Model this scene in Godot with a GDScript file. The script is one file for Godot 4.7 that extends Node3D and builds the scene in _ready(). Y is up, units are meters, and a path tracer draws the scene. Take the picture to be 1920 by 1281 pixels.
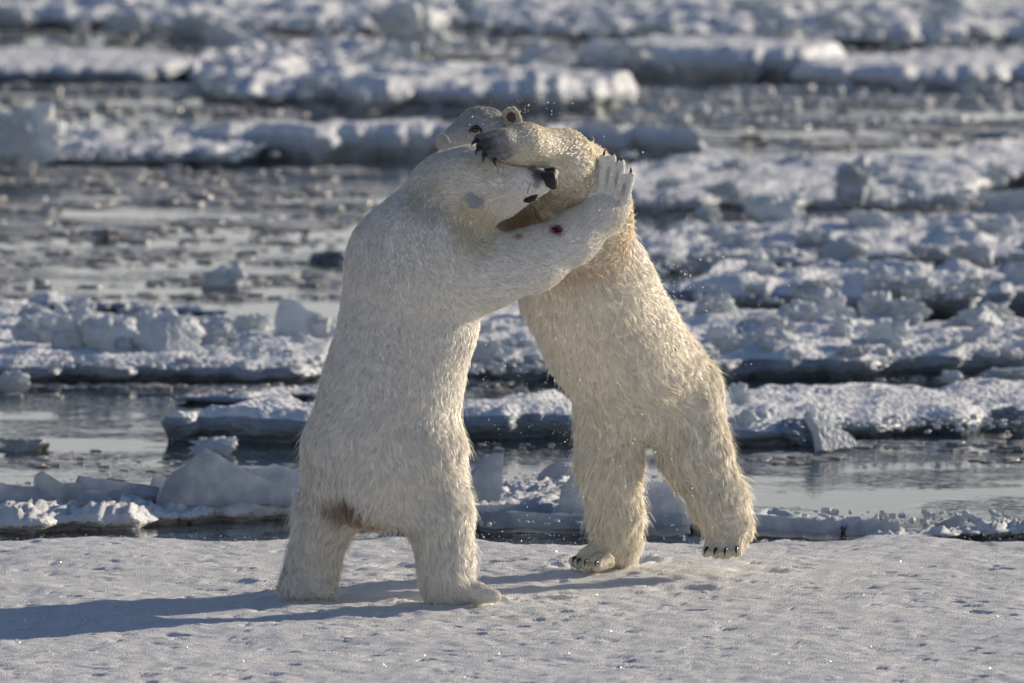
extends Node3D
# Two polar bears wrestling on a snow-covered floe, broken sea ice behind, low sun from behind right.
# Units are metres, y up. The snow under the bears lies at y = 0, the sea at SEA.

const FOCAL := 24000.0          # focal length of the lens in pixels of a 1920 x 1281 picture
const DIST := 60.0              # ground distance from the camera to the nearer bear
const SEA := -0.13

var cam_at: Vector3
var cam_fwd: Vector3
var cam_up: Vector3
var rng := RandomNumberGenerator.new()
var taken := {}
var M := {}
var dents: Array = []

func _ready() -> void:
	var t0 := Time.get_ticks_msec()
	rng.seed = 20240611
	# ---- camera
	var tilt := deg_to_rad(6.0) - atan(485.5 / FOCAL)
	cam_at = Vector3(0, DIST * tan(deg_to_rad(6.0)), DIST)
	cam_fwd = Vector3(0, -sin(tilt), -cos(tilt))
	cam_up = Vector3(0, cos(tilt), -sin(tilt))
	var cam := Camera3D.new()
	cam.name = "camera"
	add_child(cam)
	cam.transform = Transform3D(Basis(Vector3(1, 0, 0), cam_up, -cam_fwd), cam_at)
	var lens := CameraAttributesPhysical.new()
	lens.frustum_focal_length = 24.0 / (2.0 * 640.5 / FOCAL)
	lens.frustum_focus_distance = 60.5
	lens.frustum_near = 1.0
	lens.frustum_far = 9000.0
	lens.exposure_aperture = 4.0
	cam.attributes = lens
	cam.current = true
	# ---- sky, sun, exposure
	var env := Environment.new()
	env.background_mode = Environment.BG_SKY
	env.tonemap_mode = Environment.TONE_MAPPER_LINEAR
	env.tonemap_exposure = 1.22
	env.sdfgi_enabled = true
	env.ssao_enabled = true
	env.ssil_enabled = true
	var air := ProceduralSkyMaterial.new()
	air.sky_top_color = Color(0.032, 0.08, 0.185).linear_to_srgb()
	air.sky_horizon_color = Color(0.88, 0.865, 0.80).linear_to_srgb()
	air.sky_curve = 0.14
	air.ground_bottom_color = Color(0.10, 0.12, 0.14).linear_to_srgb()
	air.ground_horizon_color = Color(0.4, 0.4, 0.4).linear_to_srgb()
	air.sun_angle_max = 12.0
	air.sun_curve = 0.1
	var sky := Sky.new()
	sky.sky_material = air
	env.sky = sky
	var around := WorldEnvironment.new()
	around.name = "world_environment"
	around.environment = env
	add_child(around)
	var sun := DirectionalLight3D.new()
	sun.name = "sun"
	sun.light_color = Color(1.0, 0.87, 0.70).linear_to_srgb()
	sun.light_energy = 1.6
	sun.light_angular_distance = 0.5
	sun.shadow_enabled = true
	add_child(sun)
	var el := deg_to_rad(15.0)
	var az := deg_to_rad(35.0)
	var to_sun := Vector3(cos(el) * cos(az), sin(el), -cos(el) * sin(az))
	sun.transform = Transform3D(Basis.looking_at(-to_sun, Vector3.UP), Vector3(0, 20, 0))
	# ---- what is built
	make_materials()
	build_snow()
	build_sea()
	print("setting ", Time.get_ticks_msec() - t0)
	build_floes()
	build_slabs()
	build_chunks()
	print("ice ", Time.get_ticks_msec() - t0)
	build_bears()
	print("bears ", Time.get_ticks_msec() - t0)
	build_spray()
	build_crystals()
	print("all ", Time.get_ticks_msec() - t0)

# ------------------------------------------------------------------ places and names
func ray(px: float, py: float) -> Vector3:
	return cam_fwd + Vector3((px - 960.0) / FOCAL, 0, 0) + cam_up * ((640.5 - py) / FOCAL)

func at(px: float, py: float, z: float) -> Vector3:      # the point of the plane z = const seen at px, py
	var d := ray(px, py)
	return cam_at + d * ((z - cam_at.z) / d.z)

func on(px: float, py: float, y: float) -> Vector3:      # the point of the level y seen at px, py
	var d := ray(px, py)
	return cam_at + d * ((y - cam_at.y) / d.y)

func metres(px: float, z: float) -> float:
	return px * (cam_at.z - z) / FOCAL

func numbered(called: String) -> String:
	if not taken.has(called):
		taken[called] = 0
		return called
	taken[called] += 1
	return "%s_%03d" % [called, taken[called]]

func tag(o: Node, label: String, category: String, group := "", kind := "") -> void:
	if label: o.set_meta("label", label)
	if category: o.set_meta("category", category)
	if group: o.set_meta("group", group)
	if kind: o.set_meta("kind", kind)

func thing(called: String, where: Vector3, label: String, category: String, group := "") -> Node3D:
	var o := Node3D.new()
	o.name = numbered(called)
	o.position = where
	add_child(o)
	tag(o, label, category, group)
	return o

func part(called: String, mesh: Mesh, mat: Material, parent: Node) -> MeshInstance3D:
	var o := MeshInstance3D.new()
	o.name = numbered(called) if parent == self else called
	o.mesh = mesh
	o.material_override = mat
	parent.add_child(o, true)
	return o

# ------------------------------------------------------------------ mesh helpers
func to_mesh(v: PackedVector3Array, idx: PackedInt32Array, n := PackedVector3Array(), c := PackedColorArray()) -> ArrayMesh:
	var a := []
	a.resize(Mesh.ARRAY_MAX)
	if n.is_empty():
		n = smooth_normals(v, idx)
	a[Mesh.ARRAY_VERTEX] = v
	a[Mesh.ARRAY_NORMAL] = n
	if not c.is_empty():
		a[Mesh.ARRAY_COLOR] = c
	a[Mesh.ARRAY_INDEX] = idx
	var m := ArrayMesh.new()
	m.add_surface_from_arrays(Mesh.PRIMITIVE_TRIANGLES, a)
	return m

func smooth_normals(v: PackedVector3Array, idx: PackedInt32Array) -> PackedVector3Array:
	var n := PackedVector3Array()
	n.resize(v.size())
	for i in range(0, idx.size(), 3):
		var a := idx[i]
		var b := idx[i + 1]
		var c := idx[i + 2]
		var f := (v[c] - v[a]).cross(v[b] - v[a])     # front faces run clockwise
		n[a] += f
		n[b] += f
		n[c] += f
	for i in n.size():
		n[i] = n[i].normalized()
	return n

func flat(v: PackedVector3Array, idx: PackedInt32Array) -> ArrayMesh:
	var w := PackedVector3Array()
	var n := PackedVector3Array()
	var k := PackedInt32Array()
	for i in range(0, idx.size(), 3):
		var f := (v[idx[i + 2]] - v[idx[i]]).cross(v[idx[i + 1]] - v[idx[i]]).normalized()
		for j in 3:
			k.append(w.size())
			w.append(v[idx[i + j]])
			n.append(f)
	return to_mesh(w, k, n)

func grid_mesh(nu: int, nv: int, v: PackedVector3Array, flip := false) -> ArrayMesh:
	var idx := PackedInt32Array()
	idx.resize((nu - 1) * (nv - 1) * 6)
	var q := 0
	for j in nv - 1:
		for i in nu - 1:
			var a := j * nu + i
			var b := a + 1
			var c := a + nu
			var d := c + 1
			if flip:
				idx[q] = a; idx[q + 1] = c; idx[q + 2] = b; idx[q + 3] = b; idx[q + 4] = c; idx[q + 5] = d
			else:
				idx[q] = a; idx[q + 1] = b; idx[q + 2] = c; idx[q + 3] = b; idx[q + 4] = d; idx[q + 5] = c
			q += 6
	return to_mesh(v, idx)

func tube(path: Array, radii: Array, sides := 8, squash := 1.0) -> ArrayMesh:
	var v := PackedVector3Array()
	var idx := PackedInt32Array()
	var n := path.size()
	for i in n:
		var d: Vector3 = (path[mini(i + 1, n - 1)] - path[maxi(i - 1, 0)]).normalized()
		var s := d.cross(Vector3(0.13, 0.2, 0.97)).normalized()
		var u := s.cross(d)
		for k in sides:
			var w := TAU * k / sides
			v.append(path[i] + (s * cos(w) + u * sin(w) * squash) * radii[i])
	for i in n - 1:
		for k in sides:
			var a := i * sides + k
			var b := i * sides + (k + 1) % sides
			idx.append_array([a, b, a + sides, b, b + sides, a + sides])
	v.append(path[0])
	v.append(path[n - 1])
	for k in sides:
		idx.append_array([v.size() - 2, (k + 1) % sides, k, v.size() - 1, (n - 1) * sides + k, (n - 1) * sides + (k + 1) % sides])
	return to_mesh(v, idx)

func noise(seed_: int, freq: float, octaves := 3, kind := FastNoiseLite.TYPE_SIMPLEX_SMOOTH) -> FastNoiseLite:
	var f := FastNoiseLite.new()
	f.seed = seed_
	f.frequency = freq
	f.noise_type = kind
	f.fractal_octaves = octaves
	return f

func noise_tex(size: int, freq: float, octaves: int, seed_: int, ramp: Gradient = null) -> NoiseTexture2D:
	var t := NoiseTexture2D.new()
	t.width = size
	t.height = size
	t.seamless = true
	t.noise = noise(seed_, freq, octaves)
	if ramp:
		t.color_ramp = ramp
	return t

func ramp_of(cols: Array) -> Gradient:          # linear colours spread evenly over the noise
	var g := Gradient.new()
	var o := PackedFloat32Array()
	var c := PackedColorArray()
	for i in cols.size():
		o.append(float(i) / (cols.size() - 1))
		c.append((cols[i] as Color).linear_to_srgb())
	g.offsets = o
	g.colors = c
	return g

func surface(name_: String, col: Color, rough: float, spec := 0.5) -> StandardMaterial3D:
	var m := StandardMaterial3D.new()
	m.resource_name = name_
	m.albedo_color = col.linear_to_srgb()
	m.roughness = rough
	m.metallic_specular = spec
	return m

func triplanar(m: StandardMaterial3D, scale: Vector3) -> void:
	m.uv1_triplanar = true
	m.uv1_world_triplanar = true
	m.uv1_scale = scale

func relief(m: StandardMaterial3D, t: Texture2D, cm: float) -> void:
	m.heightmap_enabled = true
	m.heightmap_texture = t
	m.heightmap_scale = cm

func make_materials() -> void:
	var grain := noise_tex(512, 0.05, 4, 3)
	var m := surface("snow", Color.WHITE, 0.75, 0.35)
	m.albedo_texture = noise_tex(512, 0.012, 4, 5, ramp_of([Color(0.68, 0.68, 0.685), Color(0.745, 0.745, 0.74), Color(0.79, 0.785, 0.775)]))
	relief(m, noise_tex(1024, 0.09, 5, 4), 0.8)
	triplanar(m, Vector3(1.3, 1.3, 1.3))
	M.snow = m
	m = surface("old_snow", Color.WHITE, 0.7, 0.35)
	m.albedo_texture = noise_tex(512, 0.015, 4, 6, ramp_of([Color(0.60, 0.63, 0.67), Color(0.76, 0.765, 0.775), Color(0.84, 0.83, 0.81)]))
	relief(m, grain, 2.2)
	triplanar(m, Vector3(0.8, 0.8, 0.8))
	M.old_snow = m
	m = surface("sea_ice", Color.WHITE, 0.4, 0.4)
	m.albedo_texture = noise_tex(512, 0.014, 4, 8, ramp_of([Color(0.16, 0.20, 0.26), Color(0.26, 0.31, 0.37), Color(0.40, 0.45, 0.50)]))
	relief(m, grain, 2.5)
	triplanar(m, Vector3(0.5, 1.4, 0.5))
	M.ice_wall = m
	m = surface("pale_sea_ice", Color.WHITE, 0.5, 0.4)  # paler sea ice; on far floes haze is put into this colour
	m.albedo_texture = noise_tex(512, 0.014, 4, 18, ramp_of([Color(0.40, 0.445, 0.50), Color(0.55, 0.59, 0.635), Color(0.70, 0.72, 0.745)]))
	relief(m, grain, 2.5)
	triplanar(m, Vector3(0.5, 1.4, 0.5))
	M.pale_ice = m
	m = surface("ice_block", Color.WHITE, 0.5, 0.4)
	m.albedo_texture = noise_tex(256, 0.02, 3, 9, ramp_of([Color(0.56, 0.62, 0.69), Color(0.72, 0.745, 0.77), Color(0.82, 0.82, 0.82)]))
	relief(m, grain, 1.5)
	triplanar(m, Vector3(1.1, 1.1, 1.1))
	m.backlight_enabled = true
	m.backlight = Color(0.62, 0.68, 0.74).linear_to_srgb()
	M.block = m
	m = surface("clear_ice", Color.WHITE, 0.22, 0.5)
	m.albedo_texture = noise_tex(256, 0.02, 4, 10, ramp_of([Color(0.34, 0.375, 0.44), Color(0.52, 0.55, 0.60), Color(0.74, 0.75, 0.77)]))
	relief(m, grain, 0.5)
	triplanar(m, Vector3(1.5, 1.5, 1.5))
	m.backlight_enabled = true
	m.backlight = Color(0.90, 0.95, 1.0).linear_to_srgb()
	M.slab = m
	m = surface("wet_brash", Color.WHITE, 0.3, 0.5)
	m.albedo_texture = noise_tex(256, 0.03, 3, 11, ramp_of([Color(0.19, 0.185, 0.18), Color(0.36, 0.35, 0.335), Color(0.58, 0.56, 0.53)]))
	triplanar(m, Vector3(2, 2, 2))
	M.brash = m
	m = surface("fur", Color.WHITE, 0.42, 0.45)
	m.vertex_color_use_as_albedo = true
	m.backlight_enabled = true
	m.backlight = Color(0.74, 0.68, 0.55).linear_to_srgb()
	m.cull_mode = BaseMaterial3D.CULL_DISABLED
	M.fur = m
	m = surface("hide", Color.WHITE, 0.8, 0.2)
	m.vertex_color_use_as_albedo = true
	M.hide = m
	M.claw = surface("claw", Color(0.022, 0.019, 0.017), 0.3, 0.5)
	m = surface("nose_skin", Color(0.012, 0.012, 0.013), 0.42, 0.5)
	var fine := noise_tex(256, 0.12, 2, 12)
	relief(m, fine, 0.25)
	triplanar(m, Vector3(8, 8, 8))
	M.nose = m
	M.eye = surface("eye", Color(0.012, 0.009, 0.007), 0.08, 0.6)
	m = surface("water_drop", Color(0.9, 0.9, 0.9), 0.15, 0.6)
	m.backlight_enabled = true
	m.backlight = Color(0.95, 0.95, 0.95)
	M.drop = m
	M.crystal = surface("ice_crystal", Color(0.92, 0.92, 0.92), 0.16, 0.9)

# ------------------------------------------------------------------ the floe under the bears
var n_big := noise(1, 0.5, 2)
var n_mid := noise(2, 3.2, 3)
var n_fine := noise(3, 13.0, 3)
var n_pit := noise(4, 7.5, 3)

func snow_y(x: float, z: float) -> float:
	var y := n_big.get_noise_2d(x, z * 1.3) * 0.022 + n_mid.get_noise_2d(x, z) * 0.010 + n_fine.get_noise_2d(x * 0.55, z) * 0.0055
	var p := n_pit.get_noise_2d(x * 0.55, z)
	var worn := -0.40 - 0.22 * n_mid.get_noise_2d(x * 0.25 + 70.0, z * 0.3)
	if p < worn:
		y -= smoothstep(0.0, 0.2, worn - p) * 0.013
	for d in dents:                     # trodden under the paws, pushed up round them
		var q: float = Vector2(x - d[0], z - d[1]).length() / d[2]
		if q < 2.0:
			y += d[3] * (-0.022 * smoothstep(1.15, 0.75, q) + 0.013 * exp(-pow((q - 1.35) * 4.0, 2.0)) * (0.4 + n_fine.get_noise_2d(x * 1.7, z * 1.7)))
	var tread := Vector2(x - 0.1, (z + 0.5) * 0.7).length()
	if tread < 1.8:
		y += n_fine.get_noise_2d(x * 0.55 + 30.0, z * 0.55) * 0.007 * smoothstep(1.8, 0.7, tread)
	return y - 0.004

func edge_z(x: float) -> float:
	return on(960.0, 1001.0, 0.0).z + n_big.get_noise_2d(x * 0.7, 41.0) * 0.5 + n_mid.get_noise_2d(x * 0.5, 17.0) * 0.25

func build_snow() -> void:
	for f in [[575, 1112, 0.17, 1.0], [850, 1124, 0.20, 1.0], [915, 1124, 0.12, 0.7], [1150, 1052, 0.19, 1.0], [1095, 1062, 0.13, 0.8], [700, 1150, 0.12, 0.6], [1010, 1120, 0.14, 0.7], [1280, 1100, 0.15, 0.8], [430, 1090, 0.13, 0.6], [1420, 1070, 0.14, 0.6], [760, 1060, 0.15, 0.7]]:
		var p := on(f[0], f[1], 0.0)
		dents.append([p.x, p.z, f[2], f[3]])
	var xs := PackedFloat32Array()
	var x := -16.0
	while x < 16.0:
		xs.append(x)
		x += 0.0155 if absf(x) < 2.95 else (0.06 if absf(x) < 4.5 else 0.5)
	var zs := PackedFloat32Array([-0.09, -0.06, -0.03])      # over the back edge, then metres in from it
	var d := 0.0
	while d < 45.0:
		zs.append(d)
		d += 0.021 if d < 8.2 else (0.1 if d < 10.0 else 1.2)
	var v := PackedVector3Array()
	v.resize(xs.size() * zs.size())
	var q := 0
	for j in zs.size():
		for i in xs.size():
			var e := edge_z(xs[i]) if j == 0 else v[i].z
			var zz := e + zs[j]
			var y := snow_y(xs[i], zz)
			if j < 3:
				y = [-0.42, -0.30, -0.06][j]
				zz = e + [0.0, -0.01, -0.02][j]
			else:
				y -= 0.05 * pow(maxf(0.0, 1.0 - zs[j] / 0.22), 2.0)
			v[q] = Vector3(xs[i], y, zz)
			q += 1
	# rows run from the far edge towards the camera
	var o := part("snow_ground", grid_mesh(xs.size(), zs.size(), v), M.snow, self)
	tag(o, "", "", "", "structure")

func build_sea() -> void:
	var size := 1024
	var rip := noise(21, 0.055, 3).get_seamless_image(size, size)
	var calm := noise(22, 0.006, 3).get_seamless_image(size, size)
	var a := rip.get_data()
	var b := calm.get_data()
	var f := PackedFloat32Array()
	f.resize(size * size)
	for i in size * size:
		var c := clampf((b[i] / 255.0 - 0.42) * 4.0, 0.06, 1.0)
		f[i] = (a[i] / 255.0 - 0.5) * c + 0.5
	var im := Image.create_from_data(size, size, false, Image.FORMAT_RF, f.to_byte_array())
	var m := surface("sea_water", Color(0.012, 0.026, 0.036), 0.04, 0.36)
	relief(m, ImageTexture.create_from_image(im), 0.9)
	triplanar(m, Vector3(0.09, 0.09, 0.16))
	var p := PlaneMesh.new()
	p.size = Vector2(7000, 7000)
	p.subdivide_width = 6
	p.subdivide_depth = 6
	var o := part("sea", p, m, self)
	o.position = Vector3(0, SEA, 0)
	tag(o, "", "", "", "structure")

# ------------------------------------------------------------------ floes
func along(pts: Array, px: float) -> float:
	for i in pts.size() - 1:
		var a: Vector2 = pts[i]
		var b: Vector2 = pts[i + 1]
		if px <= b.x or i == pts.size() - 2:
			var t := clampf((px - a.x) / (b.x - a.x), 0.0, 1.0)
			t = t * t * (3.0 - 2.0 * t)
			return lerpf(a.y, b.y, t)
	return 0.0

# front: where the ice meets the water, back: the far rim of its top, both as (column, row); high: top above the sea
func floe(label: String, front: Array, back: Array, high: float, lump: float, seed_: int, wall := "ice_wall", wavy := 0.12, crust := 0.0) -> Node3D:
	high *= 0.9
	var x0: float = front[0].x
	var x1: float = front[-1].x
	var mid := (x0 + x1) / 2.0
	var a := on(x0, along(front, x0), SEA)
	var b := on(x1, along(front, x1), SEA)
	var base := Vector3((a.x + b.x) / 2.0, SEA, on(mid, along(front, mid), SEA).z)
	var root := thing("ice_floe", base, label, "ice floe", "snow covered floes adrift behind the bears")
	var wide := b.x - a.x
	var nu := clampi(int(wide / (0.035 if crust == 0.0 else 0.018)), 24, 230 if crust == 0.0 else 340)
	var deep0 := on(mid, along(front, mid), SEA).z - on(mid, along(back, mid), SEA + high).z
	var nv := clampi(int(deep0 / (0.07 if crust == 0.0 else 0.03)), 12, 90)
	var nc := noise(seed_ + 33, 11.0, 3)
	var nl := noise(seed_, 1.1, 4)
	var ns := noise(seed_ + 50, 4.5, 3)
	var ne := noise(seed_ + 90, 1.6, 4)
	var v := PackedVector3Array()
	v.resize(nu * nv)
	for i in nu:
		var u := float(i) / (nu - 1)
		var px := lerpf(x0, x1, u)
		var f := on(px, along(front, px), SEA)
		var k := on(px, along(back, px), SEA + high)
		f.z += ne.get_noise_2d(f.x, 3.0) * 0.34 + ns.get_noise_2d(f.x * 0.6, 8.0) * 0.10
		k.z += ne.get_noise_2d(f.x, 60.0) * 0.5
		var c := (f.z + k.z) / 2.0
		var half := (f.z - k.z) / 2.0 * (0.12 + 0.88 * pow(maxf(0.0, 1.0 - pow(absf(2.0 * u - 1.0), 9.0)), 0.5))
		half = maxf(half, 0.05)
		for j in nv:
			var w := float(j) / (nv - 1)
			# finer towards the front rim
			w = 1.0 - pow(1.0 - w, 0.75)
			var z := c - half + 2.0 * half * w
			var x := lerpf(k.x, f.x, w)
			var e := minf(minf(w, 1.0 - w) * 2.0 * half, minf(u, 1.0 - u) * wide)
			var s := clampf(e / 0.16, 0.0, 1.0)
			s = sqrt(s * (2.0 - s))
			var l := nl.get_noise_2d(x, z * 0.8)
			var y := high * (0.72 + 0.28 * s) * (1.0 + wavy * ne.get_noise_2d(x * 1.3, 200.0 + z * 0.3)) + s * (lump * (maxf(l, -0.25) * 1.2) + ns.get_noise_2d(x, z) * (0.020 + lump * 0.2))
			if crust > 0.0: y += nc.get_noise_2d(x, z) * crust * (0.35 + s)
			v[j * nu + i] = Vector3(x, SEA + maxf(y, 0.035), z) - base
	var top := grid_mesh(nu, nv, v)
	part("snow_cover", top, M.old_snow if crust == 0.0 else M.snow, root)
	# the broken ice edge round it
	var ring := PackedInt32Array()
	for i in nu: ring.append((nv - 1) * nu + i)
	for j in range(nv - 2, -1, -1): ring.append(j * nu + nu - 1)
	for i in range(nu - 2, -1, -1): ring.append(i)
	for j in range(1, nv - 1): ring.append(j * nu)
	var n := ring.size()
	var w := PackedVector3Array()
	var nb := noise(seed_ + 7, 2.6, 3)
	for r in 6:
		for i in n:
			var p := v[ring[i]]
			var q0 := v[ring[(i + n - 2) % n]]
			var q1 := v[ring[(i + 2) % n]]
			var out := Vector3(-(q1.z - q0.z), 0, q1.x - q0.x).normalized()
			var bump := nb.get_noise_3d(p.x + base.x, r * 0.35, p.z + base.z)
			var push: float = [0.0, 0.025, 0.035, 0.0, -0.05, -0.06][r] + (bump * 0.06 if r > 0 else 0.0)
			var y: float = [1.0, 0.8, 0.5, 0.2, 0.0, 0.0][r] * p.y - (0.02 if r == 4 else (0.35 if r == 5 else 0.0))
			w.append(Vector3(p.x, y, p.z) + out * push)
	var idx := PackedInt32Array()
	for r in 5:
		for i in n:
			var a0 := r * n + i
			var b0 := r * n + (i + 1) % n
			idx.append_array([a0, b0, a0 + n, b0, b0 + n, a0 + n])
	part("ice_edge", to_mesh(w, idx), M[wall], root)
	return root

func pts(a: Array) -> Array:
	var o := []
	for i in range(0, a.size(), 2):
		o.append(Vector2(a[i], a[i + 1]))
	return o

func build_floes() -> void:
	floe("narrow rough snowy floe just across the thin lead, left behind the near bear", pts([-260, 1004, 0, 999, 200, 993, 420, 982, 545, 972, 690, 980]), pts([-260, 925, 0, 933, 150, 936, 300, 930, 550, 925, 690, 930]), 0.11, 0.03, 11, "old_snow", 0.4, 0.035)
	floe("low floe between the two bears carrying tilted clear slabs, at the snow edge", pts([700, 988, 900, 990, 1060, 990, 1200, 994, 1330, 997]), pts([700, 900, 900, 900, 1060, 900, 1200, 925, 1330, 950]), 0.10, 0.02, 12, "pale_ice", 0.2, 0.025)
	floe("thin grey edged floe tapering away to the right of the lifted hind foot", pts([1340, 1001, 1420, 1001, 1560, 1004, 1680, 1006]), pts([1340, 930, 1420, 950, 1560, 974, 1680, 984]), 0.075, 0.015, 13, "pale_ice", 0.2, 0.02)
	floe("low lumpy strip of ice along the snow edge at the far right", pts([1640, 1012, 1760, 1010, 1920, 1004, 2150, 1002]), pts([1640, 992, 1760, 985, 1920, 978, 2150, 970]), 0.06, 0.03, 14, "pale_ice", 0.5, 0.04)
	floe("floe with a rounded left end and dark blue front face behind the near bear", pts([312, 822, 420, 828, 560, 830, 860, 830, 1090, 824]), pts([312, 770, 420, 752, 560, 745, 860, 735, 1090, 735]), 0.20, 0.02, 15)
	floe("broad bumpy white floe at the right behind the rear bear's legs", pts([1290, 828, 1450, 832, 1600, 824, 1750, 814, 1920, 802, 2180, 792]), pts([1290, 735, 1450, 720, 1600, 715, 1920, 712, 2180, 708]), 0.13, 0.035, 16)
	floe("thin low scrap of floe in the dark lead left of the near bear's hip", pts([350, 752, 470, 754, 600, 748, 700, 745]), pts([350, 738, 470, 728, 600, 722, 700, 724]), 0.06, 0.03, 17)
	floe("long flat white floe with rounded rubble on top, left of the near bear", pts([-260, 706, 0, 716, 300, 719, 660, 719]), pts([-260, 565, 0, 572, 300, 590, 660, 600]), 0.14, 0.03, 18)
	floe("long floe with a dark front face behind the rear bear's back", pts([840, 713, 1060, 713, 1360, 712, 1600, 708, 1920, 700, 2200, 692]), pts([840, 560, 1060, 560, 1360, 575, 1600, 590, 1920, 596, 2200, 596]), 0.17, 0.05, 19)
	floe("dark ridge of ice standing in the water above the rubble, far left", pts([-200, 592, 0, 590, 110, 588, 235, 584]), pts([-200, 560, 0, 560, 110, 552, 235, 566]), 0.10, 0.04, 20)
	floe("small dark scrap of floe beside the ridge, left", pts([225, 592, 310, 594, 420, 596]), pts([225, 575, 310, 568, 420, 578]), 0.05, 0.02, 21)
	floe("mounded floe with a deep blue face right of the rear bear's flank", pts([1230, 590, 1400, 597, 1600, 600, 1800, 594, 2200, 586]), pts([1230, 515, 1500, 490, 1800, 500, 2200, 500]), 0.22, 0.09, 22)
	floe("rubble strewn pale floe at mid height on the right", pts([1150, 512, 1400, 505, 1700, 500, 2250, 494]), pts([1150, 430, 1400, 410, 1700, 405, 2250, 410]), 0.12, 0.07, 23, "pale_ice", 0.3)
	floe("low floe with a brownish front rim under the upright block, right", pts([1130, 398, 1350, 399, 1600, 398, 1840, 394]), pts([1130, 310, 1350, 292, 1600, 285, 1840, 296]), 0.13, 0.04, 24, "pale_ice")
	floe("pale floe at the right margin beyond the upright block", pts([1770, 345, 1950, 342, 2300, 338]), pts([1770, 270, 1950, 262, 2300, 262]), 0.12, 0.05, 25, "pale_ice")
	floe("floe carrying a tall snow pile at the left margin", pts([-280, 312, 0, 309, 250, 313, 478, 307]), pts([-280, 232, 0, 230, 250, 246, 478, 262]), 0.15, 0.05, 26)
	floe("long smooth blue faced floe running behind both bears' heads", pts([320, 296, 600, 299, 900, 294, 1150, 290, 1310, 284]), pts([320, 230, 600, 223, 900, 226, 1150, 230, 1310, 245]), 0.27, 0.01, 27, "pale_ice", 0.05)
	floe("flat white floe with a dark front edge near the upper left corner", pts([-280, 158, 0, 158, 200, 160, 385, 152]), pts([-280, 86, 0, 86, 200, 90, 385, 100]), 0.16, 0.01, 28, "ice_wall", 0.05)
	floe("floe heaped with rubble above the near bear's back", pts([370, 188, 480, 196, 600, 194, 730, 190]), pts([370, 96, 480, 80, 600, 78, 730, 80]), 0.14, 0.12, 29, "pale_ice", 0.3)
	floe("mounded floe with a navy front face right above the hidden bear head", pts([580, 196, 700, 204, 1000, 207, 1190, 196]), pts([580, 125, 700, 112, 1000, 120, 1190, 135]), 0.22, 0.08, 30, "pale_ice", 0.1)
	floe("block edged floe with a tall navy face, upper right", pts([1090, 142, 1300, 148, 1500, 148, 1580, 142]), pts([1090, 72, 1300, 66, 1500, 70, 1580, 74]), 0.27, 0.02, 31, "pale_ice", 0.06)
	floe("grey faced floe beside the tall navy one, upper right corner side", pts([1490, 164, 1650, 166, 1800, 166, 2300, 160]), pts([1490, 110, 1650, 98, 1800, 90, 2300, 84]), 0.19, 0.03, 32, "pale_ice")
	floe("pale rubble covered floe along the top edge, right", pts([880, 66, 1200, 76, 1600, 84, 2400, 80]), pts([880, -10, 1200, 0, 1600, 5, 2400, 0]), 0.12, 0.08, 33, "pale_ice", 0.3)
	floe("pale broken floe along the top edge, left", pts([-300, 52, 100, 50, 500, 62, 860, 60]), pts([-300, -20, 100, -12, 500, -6, 860, -4]), 0.12, 0.09, 34, "pale_ice", 0.3)
	floe("far floe beyond the top edge of the view, left", pts([-500, -46, 200, -44, 900, -40]), pts([-500, -140, 200, -150, 900, -150]), 0.2, 0.08, 35)
	floe("far floe beyond the top edge of the view, right", pts([1000, -50, 1600, -46, 2500, -44]), pts([1000, -160, 1600, -150, 2500, -150]), 0.2, 0.08, 36)

# ------------------------------------------------------------------ slabs of clear ice pushed up at the edge
# outline in the slab's own plane (metres), thickness t, rim chamfered and chipped
func slab_mesh(outline: Array, t: float, seed_: int) -> ArrayMesh:
	var r := RandomNumberGenerator.new()
	r.seed = seed_
	var p := PackedVector2Array()
	for i in outline.size():                       # add jittered points along the sides
		var a: Vector2 = outline[i]
		var b: Vector2 = outline[(i + 1) % outline.size()]
		var k := maxi(2, int(a.distance_to(b) / 0.06))
		var side := (b - a).orthogonal().normalized()
		for s in k:
			var q := a.lerp(b, float(s) / k)
			if s > 0: q += side * r.randf_range(-0.009, 0.009)
			p.append(q)
	if not Geometry2D.is_polygon_clockwise(p): p.reverse()
	var tri := Geometry2D.triangulate_polygon(p)
	var inner := PackedVector2Array()
	var n := p.size()
	for i in n:
		var d := (p[(i + 1) % n] - p[(i + n - 1) % n]).normalized()
		inner.append(p[i] + Vector2(d.y, -d.x) * -minf(0.011, t * 0.25) * r.randf_range(0.4, 1.6))
	var v := PackedVector3Array()
	var levels := [[inner, t / 2], [p, t / 2 - minf(0.01, t * 0.3)], [p, -t / 2 + minf(0.01, t * 0.3)], [inner, -t / 2]]
	for l in levels:
		for q: Vector2 in l[0]:
			v.append(Vector3(q.x, q.y, l[1] + r.randf_range(-0.002, 0.002)))
	var idx := PackedInt32Array()
	for l in 3:
		for i in n:
			var a := l * n + i
			var b := l * n + (i + 1) % n
			idx.append_array([a, b, a + n, b, b + n, a + n])
	for i in range(0, tri.size(), 3):
		idx.append_array([tri[i], tri[i + 1], tri[i + 2], 3 * n + tri[i], 3 * n + tri[i + 2], 3 * n + tri[i + 1]])
	return flat(v, idx)

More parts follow.
